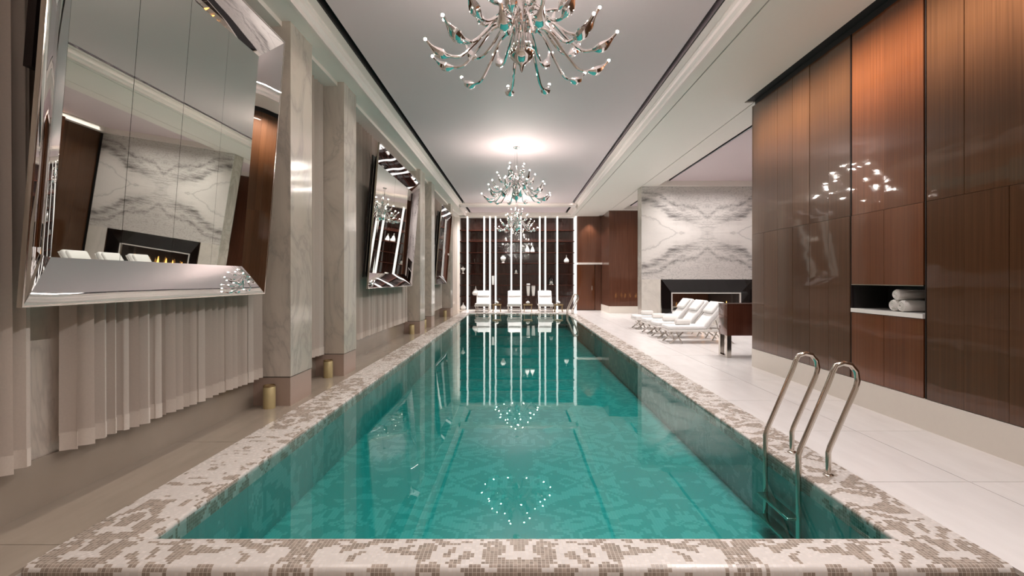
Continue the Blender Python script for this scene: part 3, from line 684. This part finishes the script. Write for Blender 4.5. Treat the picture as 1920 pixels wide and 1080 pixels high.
# ------------------------------------------------------------------ leaning mirrors
def big_mirror(y0, y1, zb, length, xb, lean, npan, label, wv=.28, d=.12, fm='mirror_frame', bi=.34):
    root = empty('wall_mirror', (xb, (y0+y1)/2, zb), (0, lean, 0)); tag(root, label, 'mirror', 'leaning mirrors on the left wall')
    hy = (y1-y0)/2; H = length
    O = [(0, -hy, 0), (0, hy, 0), (0, hy, H), (0, -hy, H)]; I = [(-d, -hy+wv, wv), (-d, hy-wv, wv), (-d, hy-wv, H-wv), (-d, -hy+wv, H-wv)]
    for k in range(4):
        a, b = Vector(O[k]), Vector(O[(k+1) % 4]); c, e_ = Vector(I[(k+1) % 4]), Vector(I[k])
        mb = MB(); nu, nv = 16, 6
        for j in range(nv+1):
            tv = j/nv; bul = .004*math.sin(PI*tv)
            for i in range(nu+1):
                tu = i/nu; p = (a*(1-tv)+e_*tv)*(1-tu)+(b*(1-tv)+c*tv)*tu
                mb.v.append((p.x+bul, p.y, p.z))
        for j in range(nv):
            for i in range(nu): q = j*(nu+1)+i; mb.f.append((q, q+1, q+nu+2, q+nu+1))
        mb.build('frame_bevel', fm, root, True)
    wpan = (2*hy-2*wv)/npan
    me = MB().box(-d-.006, -d, .0015, wpan-.0015, wv, H-wv).mesh('mirror_pane', 'mirror')
    for k in range(npan): link('mirror_pane', me, root, (0, -hy+wv+k*wpan, 0), (0, random.uniform(-.0006, .0006), random.uniform(-.0015, .0015)))
    MB().box(-d-.03, -d-.007, -hy+wv*.7, hy-wv*.7, wv*.7, H-wv*.7).build('backing', 'bronze', root)
    MB().box(-d-.08, -d-.03, -hy+bi, hy-bi, H*.5, H-bi).build('gap_shade_box', 'bronze', root)  # added dark box standing in for the shaded gap behind the mirror
    e2 = .012
    MB().box(-.03, -.001, -hy, -hy+e2, 0, H).box(-.03, -.001, hy-e2, hy, 0, H).box(-.03, -.001, -hy+e2, hy-e2, 0, e2).box(-.03, -.001, -hy+e2, hy-e2, H-e2, H).build('frame_side', 'nickel', root)
LEAN = math.atan(.08)
big_mirror(2.79, 5.48, 1.295, 2.70, -2.70, LEAN, 4, 'largest leaning mirror on the left, nearest the viewer', fm='mirror_frame_wavy', bi=.10)
big_mirror(9.19, 13.06, 1.285, 2.64, -2.68, LEAN, 6, 'middle leaning mirror between the second and third marble pilasters', d=.15)
big_mirror(16.8, 19.5, 1.285, 2.64, -2.68, LEAN, 4, 'farthest leaning mirror, near the far display shelving', d=.13)

# ------------------------------------------------------------------ brass cylinders at the pilaster feet
ORD = ['first', 'second', 'third', 'fourth', 'fifth']
bme = [MB().lathe([(.066, .0), (.066, .235), (.062, .24)], 20).mesh('body', 'brass', True), MB().lathe([(.062, .24), (.066, .245), (.066, .256), (.058, .26), (.056, .25)], 20).mesh('rim', 'gilt', True)]
for k, y in enumerate((5.76, 7.57, 13.95, 15.9, 20.0)):
    yy = (5.78, 7.58, 13.6, 15.4, 19.85)[k]
    r = empty('brass_cylinder', (-2.80, yy, 0)); tag(r, 'brass cylinder standing at the foot of the %s marble pilaster' % ORD[k], 'cylinder', 'brass cylinders at the pilaster feet')
    link('body', bme[0], r); link('rim', bme[1], r)

# ------------------------------------------------------------------ chandeliers
def arm_mesh(z0, zl, rE, zL):
    P = [(.055, 0, z0-.18), (.075, 0, z0-.03), (.13, 0, z0+.03), (.24*rE/.8+.02, 0, z0), (.40*rE/.8, 0, (z0+zl)/2-.02), (.52*rE/.8, 0, zl+.005), (.61*rE/.8, 0, zl-.005)]
    pts = catmull(P, 5); arm = MB().tube(pts, .0135, 7)
    a = Vector(P[-1]); b = Vector((rE, 0, zL)); lp = []; lr = []
    for k in range(9):
        t = k/8; p = a.lerp(b, t); p.z -= .035*math.sin(PI*t)*(1 if zL > zl+.05 else .3); lp.append(p); lr.append(.011+.036*math.sin(PI*min(1, t*1.15))**1.4*(1-t*.35)*(1 if t < .95 else .5))
    leaf = MB().tube(lp, lr, 8)
    leaf.v = [(x, y*1.25, z) for x, y, z in leaf.v]
    import bmesh
    bm = bmesh.new(); bmesh.ops.create_icosphere(bm, subdivisions=1, radius=.0125); bm.verts.index_update()
    bl = MB().add([(q.co.x+b.x+.012, q.co.y, q.co.z+b.z+.012) for q in bm.verts], [tuple(u.index for u in f.verts) for f in bm.faces]); bm.free()
    return arm.mesh('arm', 'chrome', True), leaf.mesh('leaf', 'chrome', True), bl.mesh('bulb', 'bulb', True)
TIER = [(12, -.93, -1.22, .81, -1.12, 0), (9, -.86, -1.04, .66, -.86, .2), (6, -.78, -.84, .44, -.62, .5), (4, -.66, -.62, .22, -.42, .1)]
MESH = [arm_mesh(*t_[1:5]) for t_ in TIER]
def chandelier(x, y, label, rot):
    root = empty('chandelier', (x, y, ZT), (0, 0, rot)); tag(root, label, 'chandelier', 'chrome chandeliers in a row above the pool')
    MB().lathe([(.0, -.035), (.05, -.035), (.075, -.02), (.08, 0)], 20).build('canopy', 'chrome', root, True)
    MB().tube([(0, 0, -.03), (0, 0, -.62)], .007, 6).build('stem', 'chrome', root, True)
    for k in range(3):
        a = k*2.094+.4; MB().tube([(.03*math.cos(a), .03*math.sin(a), -.03), (.07*math.cos(a), .07*math.sin(a), -.74)], .006, 5).build('cable', 'chrome', root)
    MB().lathe([(.02, -.62), (.05, -.66), (.045, -.74), (.068, -.84), (.062, -.95), (.085, -1.02), (.092, -1.08), (.085, -1.12)], 24).build('column', 'chrome', root, True)
    me = MB().tube([(.066, 0, -.80), (.068, 0, -.95), (.088, 0, -1.08)], .009, 5).mesh('flute', 'chrome', True)
    for k in range(16): link('flute', me, root, None, (0, 0, k*PI/8))
    MB().lathe([(.085, -1.115), (.115, -1.13), (.118, -1.15), (.095, -1.19), (.055, -1.225), (.022, -1.25), (.012, -1.29), (.004, -1.31)], 28).build('bowl', 'chrome', root, True)
    rnd = random.Random(int(y*10))
    for (n, z0, zl, rE, zL, ph), (ma, ml, mb_) in zip(TIER, MESH):
        for k in range(n):
            a = link('arm', ma, root, (0, 0, rnd.uniform(-.02, .02)), (0, 0, ph+2*PI*k/n+rnd.uniform(-.1, .1)))
            link('leaf', ml, a); link('bulb', mb_, a)
chandelier(.037, 4.43, 'nearest and largest-looking chrome chandelier with many lit arms at the top', .26)
chandelier(-.02, 12.0, 'middle chrome chandelier with many lit arms hanging above the pool', .7)
chandelier(-.02, 19.6, 'farthest chrome chandelier hanging in front of the display shelving', 1.2)

# ------------------------------------------------------------------ pool ladders
def ladder(x, y, label):
    root = empty('pool_ladder', (x, y, z6)); tag(root, label, 'ladder', 'stainless pool ladders')
    P = [(0, 0), (0, .17), (.012, .21), (.20, .64), (.215, .70), (.205, .765), (.165, .815), (.11, .828), (.055, .81), (.03, .76), (.0, .68), (-.205, .20), (-.22, .15), (-.22, -.55)]
    for s in (-.25, .25):
        # straight runs with short rounded bends
        pts = []
        for i, (a, b) in enumerate(P): pts.append((a, s, b))
        MB().tube(pts, .0195, 12).build('rail', 'nickel', root, True)
        MB().lathe([(.038, 0), (.038, .008), (.03, .014), (.021, .016)], 18, (0, s, 0)).build('flange', 'nickel', root, True)
    for z in (-.32, -.50): MB().box(-.30, -.20, -.24, .24, z-.02, z, .008).build('tread', 'nickel', root, True)
ladder(2.29, 4.02, 'large stainless steel pool ladder rails near the right foreground')
ladder(2.29, 21.2, 'distant stainless steel pool ladder rails beside the right chaise')

# ------------------------------------------------------------------ loungers
def make_lounger(label, loc, rz, flat=False, grp=None):
    """foot end at local x=0, head towards +x; width along y"""
    root = empty('chaise_lounge', loc, (0, 0, rz)); tag(root, label, 'chaise lounge', grp)
    Wd = .62; S = .86; RL = 1.5; hw = Wd/2; ang = 0 if flat else math.radians(51)
    for s in (-1, 1):
        MB().box(0, RL, s*hw-.02, s*hw+.02, .27, .315, .008).build('side_rail', 'white_metal', root, True)
        for a, b in ((.34, .02), (.16, .30)):
            MB().tube([(a, s*(hw-.03), .275), ((a+b)/2+.01, s*(hw-.03), .13), (b, s*(hw-.03), .0)], .017, 6).build('leg', 'nickel', root, True)
        for a, b in ((RL-.34, RL-.04), (RL-.16, RL-.30)):
            MB().tube([(a, s*(hw-.03), .275), ((a+b)/2, s*(hw-.03), .13), (b, s*(hw-.03), .0)], .017, 6).build('leg', 'nickel', root, True)
    MB().box(0, .04, -hw+.02, hw-.02, .27, .315).build('end_rail', 'white_metal', root)
    MB().box(RL-.04, RL, -hw+.02, hw-.02, .27, .315).build('end_rail', 'white_metal', root)
    for x, z in ((.10, .10), (.13, .18), (RL-.12, .10)):
        MB().tube([(x, -hw+.03, z), (x, hw-.03, z)], .011, 6).build('stretcher', 'white_metal', root)
    for k in range(5): MB().box(.12+k*.16, .19+k*.16, -hw+.02, hw-.02, .285, .303).build('slat', 'white_metal', root)
    MB().box(.0, S, -hw+.0, hw-.0, .315, .40, .03).build('seat_cushion', 'cushion', root, True)
    BL = .72
    be = empty('backrest', (S-.01, 0, .325), (0, -ang, 0)); be.parent = root
    bf = MB().box(0, BL, -hw+.01, hw-.01, -.03, 0, .008).build('backrest_frame', 'white_metal', be, True)
    MB().box(.0, BL, -hw, hw, .0, .10, .035).build('back_cushion', 'cushion', be, True)
    MB().box(BL*.50, BL*.94, -hw+.03, hw-.03, .09, .165, .037).build('head_pillow', 'cushion', be, True)
    if not flat: MB().tube([(S+.28, -hw+.06, .29), (S+.20, -hw+.06, .56)], .008, 5).build('prop', 'nickel', root); MB().tube([(S+.28, hw-.06, .29), (S+.20, hw-.06, .56)], .008, 5).build('prop', 'nickel', root)
    return root
GE = 'chaise lounges in front of the display shelving'; GR = 'chaise lounges beside the fireplace'
for cx, lb in ((-1.55, 'left white chaise lounge in front of the display shelving'), (-.125, 'middle white chaise lounge in front of the display shelving'), (1.26, 'right white chaise lounge in front of the display shelving')):
    make_lounger(lb, (cx, 22.38, 0), PI/2, grp=GE)
def roll(name, loc, rz, label, r=.065, l=.36, grp=None):
    o = MB().lathe([(r*.55, 0), (r*.9, .004), (r, .016), (r*1.02, l/2), (r, l-.016), (r*.9, l-.004), (r*.55, l)], 18)
    o.v = [(z, x, y) for x, y, z in o.v]
    root = empty(name, loc, (0, 0, rz)); tag(root, label, 'towel', grp)
    o.build('roll', 'towel', root, True)
    sp_ = MB().tube([(-.004, r*(.15+.75*k/30)*math.cos(k*.55), r*(.15+.75*k/30)*math.sin(k*.55)) for k in range(31)], .004, 4); sp_.build('spiral_end', 'towel', root, True)
    fl_ = MB().tube([(.01, r*1.01*math.cos(a), r*1.01*math.sin(a)) for a in (2.2,)]+[(l-.01, r*1.01*math.cos(2.2), r*1.01*math.sin(2.2))], .006, 5); fl_.build('loose_edge', 'towel', root, True)
    return root
LO = ['nearest white chaise lounge beside the fireplace, next to the dark console', 'second white chaise lounge from the dark console', 'third white chaise lounge from the dark console', 'flat white chaise lounge nearest the fireplace marble']
LT = ['rolled white towel on the chaise nearest the dark console', 'rolled white towel on the second chaise from the console', 'rolled white towel on the third chaise from the console', 'rolled white towel on the flat chaise nearest the fireplace']
for k, y in enumerate((11.85, 12.85, 13.85, 15.1)):
    make_lounger(LO[k], (3.42, y, 0), 0, k == 3, GR)
    roll('rolled_towel', (3.66, y+.02, .40+.066), 0, LT[k], .066, .34, 'rolled towels on the chaises')

# side tables with little bowls between the far chaises
def side_table(x, y, label, bl):
    t_ = empty('side_table', (x, y, 0)); tag(t_, label, 'side table', 'gilt side tables by the far chaises')
    MB().box(-.20, .20, -.17, .17, .325, .35, .006).build('table_top', 'gilt', t_, True)
    MB().box(-.19, .19, -.16, .16, .29, .325).build('apron', 'gilt', t_)
    for sx in (-1, 1):
        for sy in (-1, 1): MB().tube([(sx*.165, sy*.135, .29), (sx*.155, sy*.13, .14), (sx*.175, sy*.145, 0)], .014, 6).build('leg', 'gilt', t_, True)
    b_ = empty('lidded_bowl', (x, y, .35)); tag(b_, bl, 'bowl', 'white lidded bowls')
    MB().lathe([(.045, 0), (.05, .01), (.085, .05), (.09, .085), (.08, .09)], 16).build('bowl', 'ceramic', b_, True)
    MB().lathe([(.082, .09), (.06, .115), (.02, .13), (.012, .135), (.02, .15), (.004, .16)], 16).build('lid', 'ceramic', b_, True)
side_table(-.91, 22.75, 'gilt side table between the left and middle far chaises', 'white lidded bowl on the left gilt side table')
side_table(.47, 22.75, 'gilt side table between the middle and right far chaises', 'white lidded bowl on the middle gilt side table')
side_table(1.83, 22.75, 'gilt side table beside the far pool ladder', 'white lidded bowl on the gilt side table by the far ladder')

# towels in the niche
tl = [('lower rolled white towel in the wooden wall niche', 5.41, NZ0+.062, .061), ('lower rolled white towel beside it in the niche, on the right', 5.29, NZ0+.060, .059), ('upper rolled white towel lying on the others in the niche', 5.365, NZ0+.176, .056)]
tl[0] = ('lower left rolled white towel in the wooden wall niche', *tl[0][1:]); tl[1] = ('lower right rolled white towel in the wooden wall niche', *tl[1][1:])
for lb, y, z, r in tl: roll('rolled_towel', (WR+.035, y, z), 0, lb, r, .33, 'rolled towels in the niche')

# console desk by the end of the wooden wall
ds = empty('console_desk', (3.88, 9.47, 0)); tag(ds, 'dark lacquered console on polished metal legs at the end of the wooden wall', 'console')
MB().box(0, 1.5, 0, .40, .41, .985, .004).build('body', 'desk', ds, True)
MB().box(-.004, 1.504, -.004, .404, .985, 1.0).build('top', 'wood_dark', ds)
for x in (.0, 1.42):
    for y in (0, .32): MB().box(x, x+.08, y, y+.08, .0, .41).build('leg', 'nickel', ds)
for x in (0, 1.42): MB().box(x, x+.08, .08, .32, 0, .03).build('foot_bar', 'nickel', ds)
